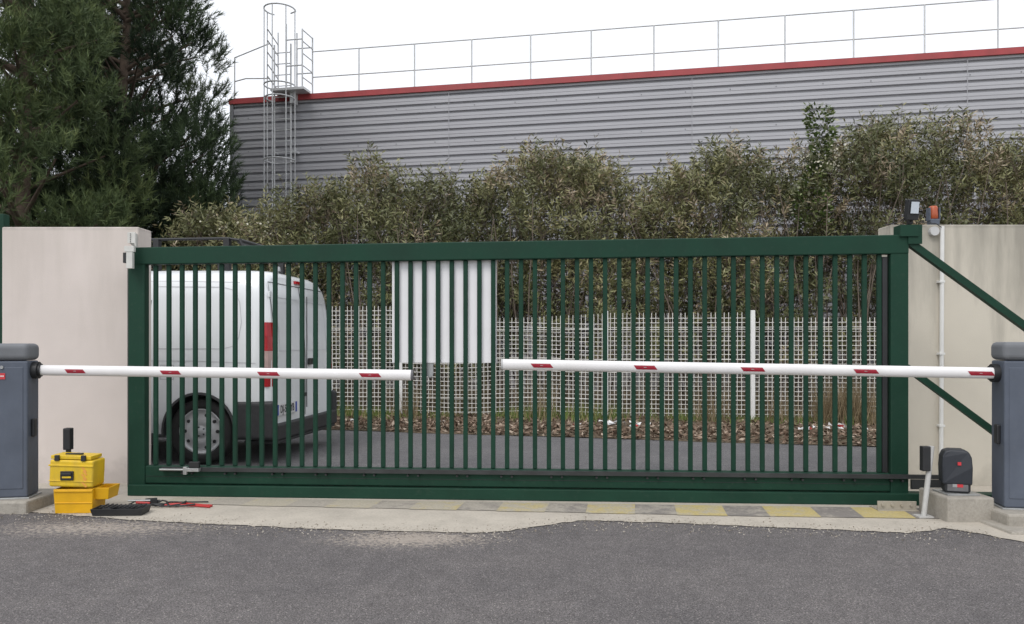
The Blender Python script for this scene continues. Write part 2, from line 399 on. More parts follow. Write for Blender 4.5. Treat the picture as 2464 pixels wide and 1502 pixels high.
b=MB(); b.box((-.235,-.15,-.02),(.6,.42,.093)); b.box((-.31,-.30,-.02),(.6,.5,.018)); b.build('plinth',mBlk,br,bevel=.015)

def photopost(name,x,y,h,lean,col):
    e=empty(name,(x,y,0)); b=MB()
    b.tube((0,0,0),(lean,0,h),.018,8,0); b.box((-.05,-.04,0),(.05,.05,.012),0); b.build('pole',col,e)
    b=MB(); b.box((lean-.075,-.03,h-.17),(lean-.02,.02,h)) if lean>0 else b.box((-.026,-.03,h-.16),(.026,.025,h))
    b.build('head',mBlack,e,bevel=.006); return e
photopost('photocell_post',2.83,5.28,.49,.055,M('pole_grey',(.5,.5,.49),.5,dirt=(.25,.22,.2)))
photopost('photocell_post.001',-3.28,5.68,.57,0,mBlack)
e=empty('gate_roller_support',(2.75,5.55,0),GA); b=MB()
b.box((-.14,-.10,.0),(.14,.06,.012)); b.box((-.135,-.075,.012),(.135,-.065,.07)); b.box((-.10,-.06,.012),(.10,-.02,.03)); 
for i in range(4): b.tube((-.1+i*.065,-.075,.045),(-.1+i*.065,-.088,.045),.011,6)
b.build('plate',M('dirty_steel',(.38,.35,.29),.6,.25,dirt=(.15,.12,.09)),e,bevel=.002)

# ------------------------------------------------------------------ motor
e=empty('gate_motor',(3.045,5.30,0))
b=MB(); b.box((-.135,-.17,-.02),(.18,.20,.165)); b.build('concrete_base',mBlk,e,bevel=.012)
b=MB(); b.box((-.10,-.11,.167),(.12,.08,.176)); b.build('base_plate',mSteel,e)
m2=empty('unit',(0,-.02,0),math.radians(-18),e); m2.scale=(.90,.8,.98)
mMot=M('anthracite_plastic',(.018,.022,.030),.5,.1)
mMot2=M('dark_cast',(.016,.018,.021),.55,.2)
b=MB(); b.box((-.085,-.075,.180),(.095,.08,.29)); b.build('gearbox',mMot2,m2,bevel=.02,seg=3)
b=MB()
prof=[(-.098,.24),(-.102,.36),(-.096,.43),(-.078,.468),(-.04,.48),(.05,.48),(.083,.468),(.100,.43),(.106,.36),(.103,.24)]
fr=[(x,-.085+max(0,(z-.42))*.5,z) for x,z in prof]; bk=[(x,.085,z) for x,z in prof]
n=len(prof); b.add(fr+bk,[tuple(range(n-1,-1,-1)),tuple(range(n,2*n))]+[(i,(i+1)%n,n+(i+1)%n,n+i) for i in range(n)])
b.build('cover',mMot,m2,bevel=.012,seg=3)
b=MB(); b.box((.002,-.088,.375),(.026,-.0862,.398)); b.box((.0,-.0805,.222),(.04,-.079,.25)); b.box((-.03,-.0805,.222),(.0,-.079,.252),1); b.build('badge',[mRed,mSteel],m2)
b=MB(); b.box((-.065,-.0785,.195),(.075,-.0755,.262)); b.build('lower_panel',M('grey_panel',(.13,.13,.135),.5,.2,20),m2,bevel=.001)

# ------------------------------------------------------------------ right wall fittings
e=empty('conduit_pipe',(3.575,6.40,0)); b=MB(); b.tube((0,0,.18),(.01,0,2.17),.017,10)
for z in (.5,1.1,1.7): b.box((-.021,-.019,z),(.024,.03,z+.018))
b.build('pipe',mWhitePl,e)
e=empty('floodlight',(3.33,6.42,2.19)); b=MB()
b.box((-.055,-.06,.03),(.045,-.005,.20),0,rot=(.15,0,.15)); b.box((-.01,-.01,0),(.02,.05,.05),0); b.build('housing',mBlack,e,bevel=.006)
b=MB(); b.box((-.038,-.072,.085),(.030,-.066,.18),0,rot=(.15,0,.15),piv=(-.005,-.0325,.115)); b.build('glass',M('lamp_glass',(.62,.68,.75),.15,.1),e)
b=MB(); b.path([(.0,0,.03),(-.05,-.02,.06),(-.09,0,.02),(-.2,.05,.0)],.004,5); b.path([(.05,0,.02),(.12,-.02,.012),(.2,-.03,.0),(.24,-.035,-.03)],.004,5); b.build('cable',mBlack,e)
e=empty('warning_beacon',(3.565,6.50,2.19)); b=MB()
b.box((-.038,-.038,0),(.038,.038,.055),0); b.build('base',mCab,e,bevel=.01)
b=MB(); b.lathe([(.034,.055),(.038,.06),(.037,.10),(.034,.155),(.028,.165),(0.001,.168)],(0,0,0),(0,0,1),16); 
m,nt,bb=newmat('orange_lens'); bb.inputs['Base Color'].default_value=(.40,.085,.03,1); bb.inputs['Roughness'].default_value=.35
b.build('lens',m,e)
b=MB()
for s_ in (-1,1): b.box((s_*.041-.005,-.03,.04),(s_*.041+.005,.03,.15))
b.build('guard',mCab,e,bevel=.002)
e=empty('junction_box',(3.52,6.42,2.13)); b=MB(); b.tube((0,.01,0),(0,-.03,0),.038,20); b.build('box',M('grey_pvc',(.5,.5,.5),.5),e,bevel=.004)

e=empty('green_metal_fence',(-4.42,6.65,0)); b=MB()
b.box((-.02,-.04,0),(.045,.04,2.31)); b.box((-3.2,-.02,2.2),(-.022,.02,2.26)); b.box((-3.2,-.02,.1),(-.022,.02,.16))
for i in range(28): b.box((-.11*i-.14,-.012,.162),(-.11*i-.115,.012,2.198))
b.build('posts',mG,e,bevel=.004,seg=1)

# ------------------------------------------------------------------ toolbox
e=empty('toolbox',(-3.08,5.50,0)); e.rotation_euler=(0,0,.05)
mYl=M('yellow_plastic',(.70,.47,.015),.45,.08,8,dirt=(.35,.25,.08),dscale=12,damt=.5)
mYd=M('yellow_orange_plastic',(.68,.37,.005),.45,.1,8)
b=MB()
def tub(mb,x0,x1,y0,y1,z0,z1,fl,m=0,th=.008):
    o=[(x0,y0,z0),(x1,y0,z0),(x1,y1,z0),(x0,y1,z0),(x0-fl,y0-fl,z1),(x1+fl,y0-fl,z1),(x1+fl,y1+fl,z1),(x0-fl,y1+fl,z1)]
    i_=[(x0+th,y0+th,z0+th),(x1-th,y0+th,z0+th),(x1-th,y1-th,z0+th),(x0+th,y1-th,z0+th),(x0-fl+th,y0-fl+th,z1),(x1+fl-th,y0-fl+th,z1),(x1+fl-th,y1+fl-th,z1),(x0-fl+th,y1+fl-th,z1)]
    fs=[(0,3,2,1)]+[(a,(a+1)%4,4+(a+1)%4,4+a) for a in range(4)]
    fs+=[(8,9,10,11)]+[(8+(a+1)%4,8+a,12+a,12+(a+1)%4) for a in range(4)]
    fs+=[(4+a,4+(a+1)%4,12+(a+1)%4,12+a) for a in range(4)]
    mb.add(o+i_,fs,m)
tub(b,-.135,.12,-.10,.09,.0,.172,.008)
b.box((-.138,-.114,.150),(.125,-.106,.165)); b.box((-.137,-.109,.07),(.122,-.101,.078))
b.build('lower_tub',mYd,e,bevel=.004)
b=MB(); tub(b,.09,.215,-.07,.08,.09,.175,.012); b.build('side_tray',mYd,e,bevel=.003)
b=MB(); b.box((-.17,-.11,.185),(.13,.07,.375),rot=(0,.04,0)); b.build('upper_case',mYl,e,bevel=.014,seg=3)
b=MB(); b.box((-.163,-.102,.380),(.113,.06,.405),rot=(0,.04,0)); 
b.box((-.173,-.116,.33),(.133,-.108,.342),rot=(0,.04,0)); b.box((-.173,-.116,.225),(.133,-.109,.232),rot=(0,.04,0)); b.build('lid',mYl,e,bevel=.006)
b=MB(); b.box((-.09,-.120,.235),(.0,-.1105,.300)); b.box((-.08,-.13,.27),(-.01,-.12,.288)); b.box((-.13,-.119,.372),(-.10,-.1,.412)); b.box((.05,-.119,.368),(.08,-.1,.408)); b.box((-.09,-.05,.405),(.03,-.03,.417)); b.build('latches',mBlack,e,bevel=.003)
b=MB(); b.box((-.075,-.1235,.252),(-.015,-.1205,.264)); b.build('latch_inlay',mYl,e)
b=MB(); 
for i in range(5): b.box((.045+.012*(i%2),-.1125,.20+i*.026),(.095,-.1108,.212+i*.026),rot=(0,.9,0))
b.build('faded_marking',M('orange_print',(.70,.33,.06),.5,.1),e)
b=MB(); tub(b,.17,.50,-.20,-.07,.0,.05,.012); b.box((.28,-.185,.01),(.285,-.08,.045)); b.box((.40,-.185,.01),(.405,-.08,.045))
for i in range(9):
    t=i*.7; b.path([(.20+.032*i,-.17+.02*math.sin(t),.05),(.23+.033*i,-.11+.015*math.cos(t),.062),(.25+.03*i,-.16,.052)],.006,6)
b.build('black_tray',mBlack,e,bevel=.002)
e=empty('hand_tools',(-2.62,5.62,0)); b=MB()
mRT=M('red_handle',(.42,.02,.02),.4)
b.path([(.08,.0,.012),(.22,-.01,.014),(.33,-.02,.012),(.43,-.05,.010)],.008,8,0); b.path([(.08,.03,.012),(.22,.04,.014),(.36,.0,.012),(.43,-.01,.010)],.008,8,0)
b.tube((.0,.015,.012),(.09,.015,.012),.012,8,1)
coil=[(-.16+.10*math.cos(t*.55)+.012*t,.02+.07*math.sin(t*.55),.012+.004*(t%5)) for t in range(34)]
b.path(coil,.006,6,1)
b.tube((-.18,.06,.03),(.0,.1,.02),.011,8,1); b.tube((-.12,-.02,.035),(-.02,-.02,.03),.009,8,0); b.tube((-.2,.02,.04),(-.05,.05,.035),.007,8,2)
b.tube((.05,.1,.012),(.35,.12,.012),.005,6,1); b.box((-.1,.05,.005),(-.02,.12,.04),1,rot=(0,0,.4))
b.build('pliers_and_drivers',[mRT,mBlack,mSteel],e)

# ------------------------------------------------------------------ van
TH=math.radians(6)
van=empty('parked_van',(-2.26,8.385,0),math.pi-TH)
mVan=M('white_van_paint',(.76,.79,.81),.25,.02,2,dirt=(.60,.60,.58),dscale=1.5,damt=.25)
mVan.node_tree.nodes['Principled BSDF'].inputs['Coat Weight'].default_value=.5
mGlass=M('dark_glass',(.02,.025,.03),.08,.0)
mTrim=M('bumper_black',(.028,.029,.031),.6,.2,30,bmp=.2,bscale=200)
mSeam=M('seam_dark',(.08,.08,.085),.8)
mTyre=M('tyre_rubber',(.022,.022,.022),.85,.2,bmp=.3)
HWp=[(0,0),(.80,0),(.93,.03),(.985,.10),(1,.22),(1.0,.36),(.995,.47),(.98,.58),(.955,.70),(.925,.82),(.895,.90),(.85,.95),(.76,.982),(.5,.998),(0,1.0)]
stn=[(0,.945,1.87,.27,),(.015,.962,1.90,.25),(.05,.985,1.925,.24),(.12,.998,1.94,.24),(.3,1,1.95,.24),(.7,1,1.955,.24),(1.4,1,1.96,.24),(2.2,1,1.96,.24),(2.9,1,1.955,.24),(3.25,1,1.93,.24),(3.45,1,1.87,.24),(3.75,.99,1.60,.24),(4.0,.975,1.32,.24),(4.15,.965,1.20,.24),(4.5,.93,1.06,.24),(4.68,.86,.95,.26),(4.76,.78,.80,.30)]
HW=.93
def rx(z): return .11*max(0,(z-1.0)/.95)**1.8
b=MB(); nr=len(HWp); vs=[]
for (x,sc,ztp,zb) in stn:
    for sgn in (1,-1):
        for (fy,fz) in HWp:
            z=zb+fz*(ztp-zb); vs.append((x+(rx(z)*(1-min(1,x/.8))),sgn*fy*HW*sc,z))
faces=[];mi=[]
for i in range(len(stn)-1):
    for sg in (0,1):
        for j in range(nr-1):
            a=i*2*nr+sg*nr+j; q=(a,a+1,a+1+2*nr,a+2*nr)
            mtl=0
            if 10<=i<=12 and j>=9: mtl=1
            if i in (8,9,10) and 6<=j<=9: mtl=1
            faces.append(q if sg==0 else q[::-1]); mi.append(mtl)
for i,fl in ((0,0),(len(stn)-1,1)):
    for j in range(nr-1):
        a=i*2*nr+j; c=i*2*nr+nr+j; faces.append((a,c,c+1,a+1)); mi.append(0)
b.v=vs; b.f=[list(f) for f in faces]; b.m=mi; b.sm=[True]*len(faces)
body=b.build('body',[mVan,mGlass,mSeam],van,recalc=False)
import bmesh
bm=bmesh.new(); bm.from_mesh(body.data); bmesh.ops.remove_doubles(bm,verts=bm.verts,dist=.0005)
bmesh.ops.dissolve_degenerate(bm,edges=bm.edges,dist=.0004)
bmesh.ops.recalc_face_normals(bm,faces=bm.faces); bm.to_mesh(body.data); bm.free()
cut=MB()
for wx in (.72,3.72):
    for s_ in (1,-1): cut.tube((wx,s_*.62,.33),(wx,s_*1.2,.33),.365,40,2,smooth=False)
co_=cut.build('cutter',[mVan,mGlass,mSeam],van)
md=body.modifiers.new('b','BOOLEAN'); md.operation='DIFFERENCE'; md.object=co_; md.solver='EXACT'
bpy.context.view_layer.update()
dg=bpy.context.evaluated_depsgraph_get(); nm=D.meshes.new_from_object(body.evaluated_get(dg)); body.modifiers.clear()
if len(nm.polygons)>50: body.data=nm
D.objects.remove(co_)
body.data.polygons.foreach_set('use_smooth',[True]*len(body.data.polygons))
body.data.set_sharp_from_angle(angle=math.radians(32))
b=MB(); b.box((-.065,-.88,.24),(.12,.88,.395)); b.box((-.05,-.85,.20),(.3,.85,.24))
b.build('rear_bumper',mTrim,van,bevel=.03,seg=3)
b=MB()
for s_ in (1,-1):
    y0,y1=(.845,.95) if s_>0 else (-.95,-.845)
    b.box((-.045,y0,.25),(.36,y1,.63))
b.build('bumper_corners',mTrim,van,bevel=.04,seg=4)
b=MB(); 
for s_ in (1,-1):
    for wx in (.72,3.72):
        pr=[]
        n=22
        for k in range(n):
            t=math.radians(-8)+math.radians(196)*k/(n-1)
            pr.append((math.cos(t),math.sin(t)))
        for (c0,s0),(c1,s1) in zip(pr,pr[1:]):
            a=[(wx+c0*.36,s_*.945,.33+s0*.36),(wx+c1*.36,s_*.945,.33+s1*.36),(wx+c1*.385,s_*.938,.33+s1*.385),(wx+c0*.385,s_*.938,.33+s0*.385)]
            b.add(a,[(0,1,2,3)]); b.add([a[0],a[1],(a[1][0],s_*.85,a[1][2]),(a[0][0],s_*.85,a[0][2])],[(0,1,2,3)])
    b.box((1.25,s_*.94-.012,.46),(3.2,s_*.94+.012,.58)); b.box((1.2,s_*.90-.03,.2),(3.25,s_*.90+.03,.30))
b.box((4.55,-.8,.22),(4.83,.8,.50))
b.build('side_trims',mTrim,van,recalc=True)
mWh=M('wheel_silver',(.50,.51,.52),.35,.1,metal=.2)
for nme,wx,s_ in (('wheel_rear_near',.72,1),('wheel_rear_far',.72,-1),('wheel_front_near',3.72,1),('wheel_front_far',3.72,-1)):
    b=MB(); c=(wx,s_*.80,.325); ax=(0,s_,0)
    b.lathe([(.20,-.1),(.30,-.1),(.320,-.08),(.325,0),(.320,.085),(.300,.10),(.250,.105),(.232,.098),(.222,.07)],c,ax,40,0)
    b.lathe([(.226,.09),(.215,.096),(.208,.080),(.18,.066),(.13,.092),(.08,.097),(.06,.08),(.05,.10),(.001,.105)],c,ax,40,1)
    for k in range(10):
        t=2*math.pi*k/10; 
        p=Vector((wx+math.cos(t)*.165,s_*(.80+.075),.325+math.sin(t)*.165)); b.tube(p-Vector((0,s_*.01,0)),p+Vector((0,s_*.008,0)),.017,10,2)
    for k in range(5):
        t=2*math.pi*k/5; p=Vector((wx+math.cos(t)*.045,s_*(.80+.095),.325+math.sin(t)*.045)); b.tube(p,p+Vector((0,s_*.014,0)),.008,6,2)
    b.build(nme,[mTyre,mWh,mBlack],van)
b=MB()
def rstrip(y0,y1,z0,z1,m=0,n=10,off=.004):
    for k in range(n):
        a=z0+(z1-z0)*k/n; c=z0+(z1-z0)*(k+1)/n
        b.add([(rx(a)-off,y0,a),(rx(a)-off,y1,a),(rx(c)-off,y1,c),(rx(c)-off,y0,c)],[(0,1,2,3)],m)
rstrip(-.006,.006,.42,1.80); rstrip(.785,.795,.42,1.80); rstrip(-.795,-.785,.42,1.80); rstrip(-.79,.79,1.80,1.808,n=1)
for y0,y1 in ((.10,.68),(-.68,-.10)):
    rstrip(y0,y0+.006,1.12,1.66,1); rstrip(y1-.006,y1,1.12,1.66,1); rstrip(y0,y1,1.655,1.663,1,1); rstrip(y0,y1,1.115,1.123,1,1)
def sy(z):
    f_=(z-.24)/(1.955-.24)
    for (a0,b0),(a1,b1) in zip(HWp,HWp[1:]):
        if b0<=f_<=b1 and b1>b0: return HW*(a0+(a1-a0)*(f_-b0)/(b1-b0))
    return HW
def sline(pts,w_=.006,m=0,off=.003):
    for (x0,z0),(x1,z1) in zip(pts,pts[1:]):
        dx,dz=x1-x0,z1-z0; l=math.hypot(dx,dz); nx,nz=-dz/l*w_/2,dx/l*w_/2
        b.add([(x0+nx,sy(z0+nz)+off,z0+nz),(x0-nx,sy(z0-nz)+off,z0-nz),(x1-nx,sy(z1-nz)+off,z1-nz),(x1+nx,sy(z1+nz)+off,z1+nz)],[(0,1,2,3)],m)
sline([(1.28,.62),(1.28,1.0),(1.27,1.3),(1.25,1.6),(1.24,1.82)]); sline([(2.35,.45),(2.35,1.2),(2.34,1.8)])
sline([(.32,1.25),(.36,1.17),(.48,1.14),(1.2,1.14)],.008,1); sline([(.32,1.25),(.30,1.4),(.33,1.6),(.40,1.72),(.52,1.75),(1.2,1.76)],.008,1)
sline([(.98,.84),(1.12,.84),(1.12,.98),(.98,.98),(.98,.84)],.006,1); sline([(.35,1.80),(1.0,1.815),(2.2,1.82)],.006,1)
sline([(.14,1.0),(.8,1.02),(1.25,1.02)],.006,1)
b.build('panel_seams',[mSeam,M('seam_light',(.50,.51,.53),.5)],van,recalc=False)
mTL=M('tail_red',(.36,.008,.015),.2,.1); mTW=M('tail_clear',(.45,.32,.30),.2,.1)
b=MB()
for s_ in (1,-1):
    for z0,z1,mm in ((1.12,1.40,0),(.96,1.118,1),(.77,.958,0)):
        zs=[z0,(z0+z1)/2,z1]
        for a,c in zip(zs,zs[1:]):
            ra=[(rx(a)-.008,s_*.80,a),(rx(a)-.006,s_*.86,a),(rx(a)+.02,s_*.915,a),(rx(a)+.09,s_*(sy(a)+.004),a)]
            rc=[(rx(c)-.008,s_*.80,c),(rx(c)-.006,s_*.86,c),(rx(c)+.02,s_*(.915-.02*max(0,c-1.2)/.2),c),(rx(c)+.09,s_*(sy(c)+.004),c)]
            for k in range(3): b.add([ra[k],ra[k+1],rc[k+1],rc[k]],[(0,1,2,3)],mm)
b.box((rx(1.85)-.03,-.10,1.835),(rx(1.85)+.01,.10,1.865),0)
b.build('tail_lamps',[mTL,mTW],van,recalc=False)
b=MB(); b.box((-.025,-.19,.96),(-.005,-.07,1.03)); b.box((-.02,-.01,.62),(-.004,.10,.66)); b.tube((-.02,.0,.5),(-.02,.0,1.7),.006,6); b.build('door_handle',mBlack,van,bevel=.004)
b=MB()
for z in (.75,1.2,1.65):
    b.box((rx(z)-.02,.79,z),(rx(z)+.0,.84,z+.06))
b.build('hinges',mVan,van,bevel=.004)
pl=empty('number_plate',(-.015,.54,.53),0,van)
b=MB(); b.box((-.006,-.26,-.058),(.003,.26,.058)); b.build('plate_board',M('plate_white',(.62,.62,.62),.45,.04),pl,bevel=.002)
b=MB(); b.box((-.0075,.215,-.053),(-.0062,.258,.053)); b.box((-.0075,-.258,-.053),(-.0062,-.215,.053)); b.build('plate_bands',M('plate_blue',(.02,.06,.35),.4),pl)
cu=D.curves.new('plate_text','FONT'); cu.body='DJ-541-YB'; cu.size=.108; cu.align_x='CENTER'; cu.align_y='CENTER'; cu.extrude=.0004; cu.offset=.0012
to=D.objects.new('plate_text',cu); COL.objects.link(to); to.parent=pl; to.location=(-.0085,0,0); to.rotation_euler=(math.pi/2,0,-math.pi/2); to.scale=(.76,1,1); cu.materials.append(mBlack)
b=MB()
RZ=2.255
for s_ in (.68,-.68):
    b.tube((.55,s_,RZ),(3.0,s_,RZ),.014,8); b.tube((.55,s_,RZ-.09),(3.0,s_,RZ-.09),.011,8)
    b.path([(.55,s_,RZ),(.42,s_,RZ-.02),(.36,s_,RZ-.13)],.014,8); b.path([(3.0,s_,RZ),(3.2,s_,RZ+.02),(3.3,s_,RZ-.1)],.013,8)
    for x in (.55,1.3,2.1,2.9): b.box((x-.03,s_-.03,1.93),(x+.03,s_+.03,RZ))
for x in [.5+.33*i for i in range(8)]: b.tube((x,-.68,RZ-.09),(x,.68,RZ-.09),.011,8)
b.tube((.42,-.68,RZ-.03),(.42,.68,RZ-.03),.03,10)
b.build('roof_rack',mBlack,van)
b=MB(); b.lathe([(.001,.06),(.03,.05),(.04,.02),(.04,0)],(.4,-.2,2.0),(0,0,1),14); b.tube((.4,-.2,1.93),(.4,-.2,2.0),.02,8); b.build('reversing_light',mSteel,van)
b=MB(); 
for s_ in (1,-1): b.box((4.5,s_*.72-.14,.62),(4.745,s_*.72+.06,.80),0); b.box((3.2,s_*1.02-.09,1.1),(3.3,s_*1.02+.09,1.32),1)
b.build('headlamps_mirrors',[mTW,mBlack],van,bevel=.02)

# ------------------------------------------------------------------ building
BA=math.atan2(-3.5,18.14); bld=empty('metal_clad_warehouse',(-7.24,19.9,0),BA)
BH=7.5; BL=34
m,nt,bb=newmat('grey_cladding'); tc=N(nt,'ShaderNodeTexCoord'); v=tc.outputs['Object']
f1=noise(nt,1.2,4,.6,v,stretch=(.4,1,3)); c=ramp(nt,f1,[(.3,(.39,.39,.415)),(.7,(.44,.44,.465))])
sx=N(nt,'ShaderNodeSeparateXYZ'); nt.links.new(v,sx.inputs[0])
fl=math_(nt,'FLOOR',math_(nt,'DIVIDE',sx.outputs[0],5.8)); wn=N(nt,'ShaderNodeTexWhiteNoise',noise_dimensions='1D'); nt.links.new(fl,wn.inputs['W'])
c=mix(nt,1.0,c,ramp(nt,wn.outputs['Value'],[(0,(.96,.96,.97)),(1,(1.03,1.03,1.03))]),'MULTIPLY')
nt.links.new(c,bb.inputs['Base Color']); bb.inputs['Roughness'].default_value=.42; bb.inputs['Metallic'].default_value=.12
mClad=m
b=MB(); prof=[]; z=.0; P=.215
while z<BH-.05:
    prof+= [(0,z),(.0,z+.07),(-.006,z+.075),(-.006,z+.145),(.07,z+.155),(.07,z+.205),(0.0,z+.215)]; z+=P
n=len(prof); vs=[(0,v_,zz) for v_,zz in prof]+[(BL,v_,zz) for v_,zz in prof]
b.add(vs,[(i,i+1,n+i+1,n+i) for i in range(n-1)])
vs=[(v_,0,zz) for v_,zz in prof]+[(v_,25,zz) for v_,zz in prof]
b.add(vs,[(i,n+i,n+i+1,i+1) for i in range(n-1)])
b.build('walls',mClad,bld,recalc=False)
b=MB(); b.box((.08,.08,0),(BL,25,BH-.03)); b.build('core_roof',M('roof_grey',(.3,.3,.3),.8),bld)
b=MB(); b.box((-.06,-.035,0),(.035,.10,BH-.14)); 
b.build('corner_flashing',M('flashing_grey',(.22,.225,.24),.5),bld)
b=MB()
for x in range(1,6): b.box((5.8*x-.008,-.010,.0),(5.8*x+.008,-.004,BH-.14))
b.build('panel_joints',M('joint_grey',(.36,.36,.385),.5),bld)
b=MB()
for x in range(0,34):
    for k in range(0,34,4): b.box((x+.45-.012,-.012,.095+k*P),(x+.45+.012,-.0062,.12+k*P))
b.build('cladding_screws',M('screw_grey',(.2,.2,.22),.5),bld)
b=MB(); b.box((-.08,-.06,BH-.135),(BL,.14,BH+.0)); b.box((-.08,.142,BH-.135),(.1,25,BH)); b.build('red_roof_trim',M('red_trim',(.36,.05,.055),.5,.12,3,dirt=(.25,.06,.05)),bld)
mGal=M('galvanised_rail',(.58,.59,.60),.5,.1,metal=.1)
rl=empty('roof_railing',(-7.24,19.9,BH),BA); b=MB()
for i in range(22):
    u=3.449+1.457*i
    if u>BL: break
    b.tube((u,.05,0),(u,.05,1.10),.019,6); b.box((u-.04,.0,-.02),(u+.04,.1,.012))
for zz in (1.10,.45): b.tube((2.2,.05,zz),(BL,.05,zz),.017,6)
b.tube((0,.1,0),(0,.1,1.12),.02,6); b.tube((-.9,1.6,1.0),(0,.1,1.12),.017,6); b.tube((-.9,1.6,.5),(0,.1,.52),.017,6)
b.path([(0,.1,1.12),(1.05,.0,1.38)],.018,6); b.path([(0,.1,.5),(.35,.05,.54),(1.05,.0,.48)],.018,6)
b.build('rails',mGal,rl)
la=empty('caged_ladder',(-7.24,19.9,0),BA); b=MB()
u0,u1=1.27,1.72; um=(u0+u1)/2
for u in (u0,u1): b.tube((u,-.18,.5),(u,-.18,8.75),.024,6)
z=.7
while z<8.6: b.tube((u0,-.18,z),(u1,-.18,z),.014,6); z+=.28
def hoop(zz,R=.38):
    pts=[]
    for k in range(15):
        t=math.radians(-205+230*k/14+0); pts.append((um+.05+R*math.cos(t),-.42+R*math.sin(t),zz))
    b.path([(u0,-.18,zz)]+pts+[(u1,-.18,zz)],.020,5)
for zz in (3.9,5.75,7.62,9.52): hoop(zz)
hoop(7.30,.36)
for k in range(5):
    t=math.radians(-190+200*k/4); b.tube((um+.05+.38*math.cos(t),-.42+.38*math.sin(t),2.6),(um+.05+.38*math.cos(t),-.42+.38*math.sin(t),9.52),.015,5)
for zz in (2.,4.,6.): b.box((u0-.02,-.18,zz),(u0+.02,.0,zz+.05)); b.box((u1-.02,-.18,zz),(u1+.14,.0,zz+.05))
b.box((1.3,-.45,7.50),(2.2,-.065,7.56)); b.box((1.75,-.3,7.22),(1.85,-.065,7.50))
for v_ in (-.42,.15):
    b.tube((2.15,v_,7.5),(2.15,v_,9.0),.022,6); b.tube((1.72,v_,7.5),(1.72,v_,9.15),.022,6)
    for zz in (8.1,8.75): b.tube((1.72,v_,zz),(2.15,v_,zz),.018,6)
for zz in (7.8,8.1,8.4,8.7,8.98): b.tube((2.15,-.42,zz),(2.15,.15,zz),.016,6); b.tube((1.2,-.42,zz+.1),(1.2,.15,zz-.1),.016,6)
b.tube((1.2,.15,7.5),(1.2,.15,9.2),.02,6)
b.build('ladder_cage',mGal,la)

# ------------------------------------------------------------------ white mesh fence
mF=M('cream_fence_paint',(.78,.77,.73),.5,.06,dirt=(.5,.47,.4),damt=.25)
fe=empty('white_mesh_fence',(0,0,0)); b=MB()
def FY(x): return 11.67-.13*(x-1.38)+ (.10*math.sin((x+.5)*2.6)*math.exp(-((x-.3)/1.2)**2))
def FH(x):
    if x<-1.75: return 1.78
    if x<1.38: return 1.59+.05*(x+1.75)/3.1-.03*math.sin((x+1.75)*1.0)
    if x<3.55: return 1.65
    return 1.57
x=-8.0
while x<9.5:
    h=FH(x); yy=FY(x); ln=.03*math.sin(x*3)
    b.tube((x,yy,.10),(x,yy+ln,h),.0055,4,caps=False); x+=.062
brk=[-8,-4.2,-1.75,1.38,3.55,6.1,8.6,9.5]
for a,c in zip(brk,brk[1:]):
    H=FH((a+c)/2); k=0
    while .14+k*.068<H-.02:
        zz=.14+k*.068; n=8
        for i in range(n):
            xa=a+(c-a)*i/n; xb=a+(c-a)*(i+1)/n
            za=.018*math.sin(xa*2.2+k*.1) if a==-1.75 else 0; zb_=.018*math.sin(xb*2.2+k*.1) if a==-1.75 else 0
            b.tube((xa,FY(xa)-.006,zz+za),(xb,FY(xb)-.006,zz+zb_),.006,4,caps=False)
        k+=1
    for zz in (.35,.95,1.4):
        for i in range(8):
            xa=a+(c-a)*i/8; xb=a+(c-a)*(i+1)/8
            b.tube((xa,FY(xa)-.035,zz),(xb,FY(xb)-.035,zz),.006,4,caps=False)
b.build('mesh_panels',mF,fe,recalc=False)
b=MB()
for x in (-8,-4.2,-1.75,1.42,3.56,6.1,8.6):
    t=1.68 if x>0 else (1.62 if x>-2 else 1.8)
    b.box((x-.03,FY(x)-.055,0),(x+.03,FY(x)-.012,t))
b.build('posts',M('white_post',(.80,.80,.79),.45,.04),fe,bevel=.004)

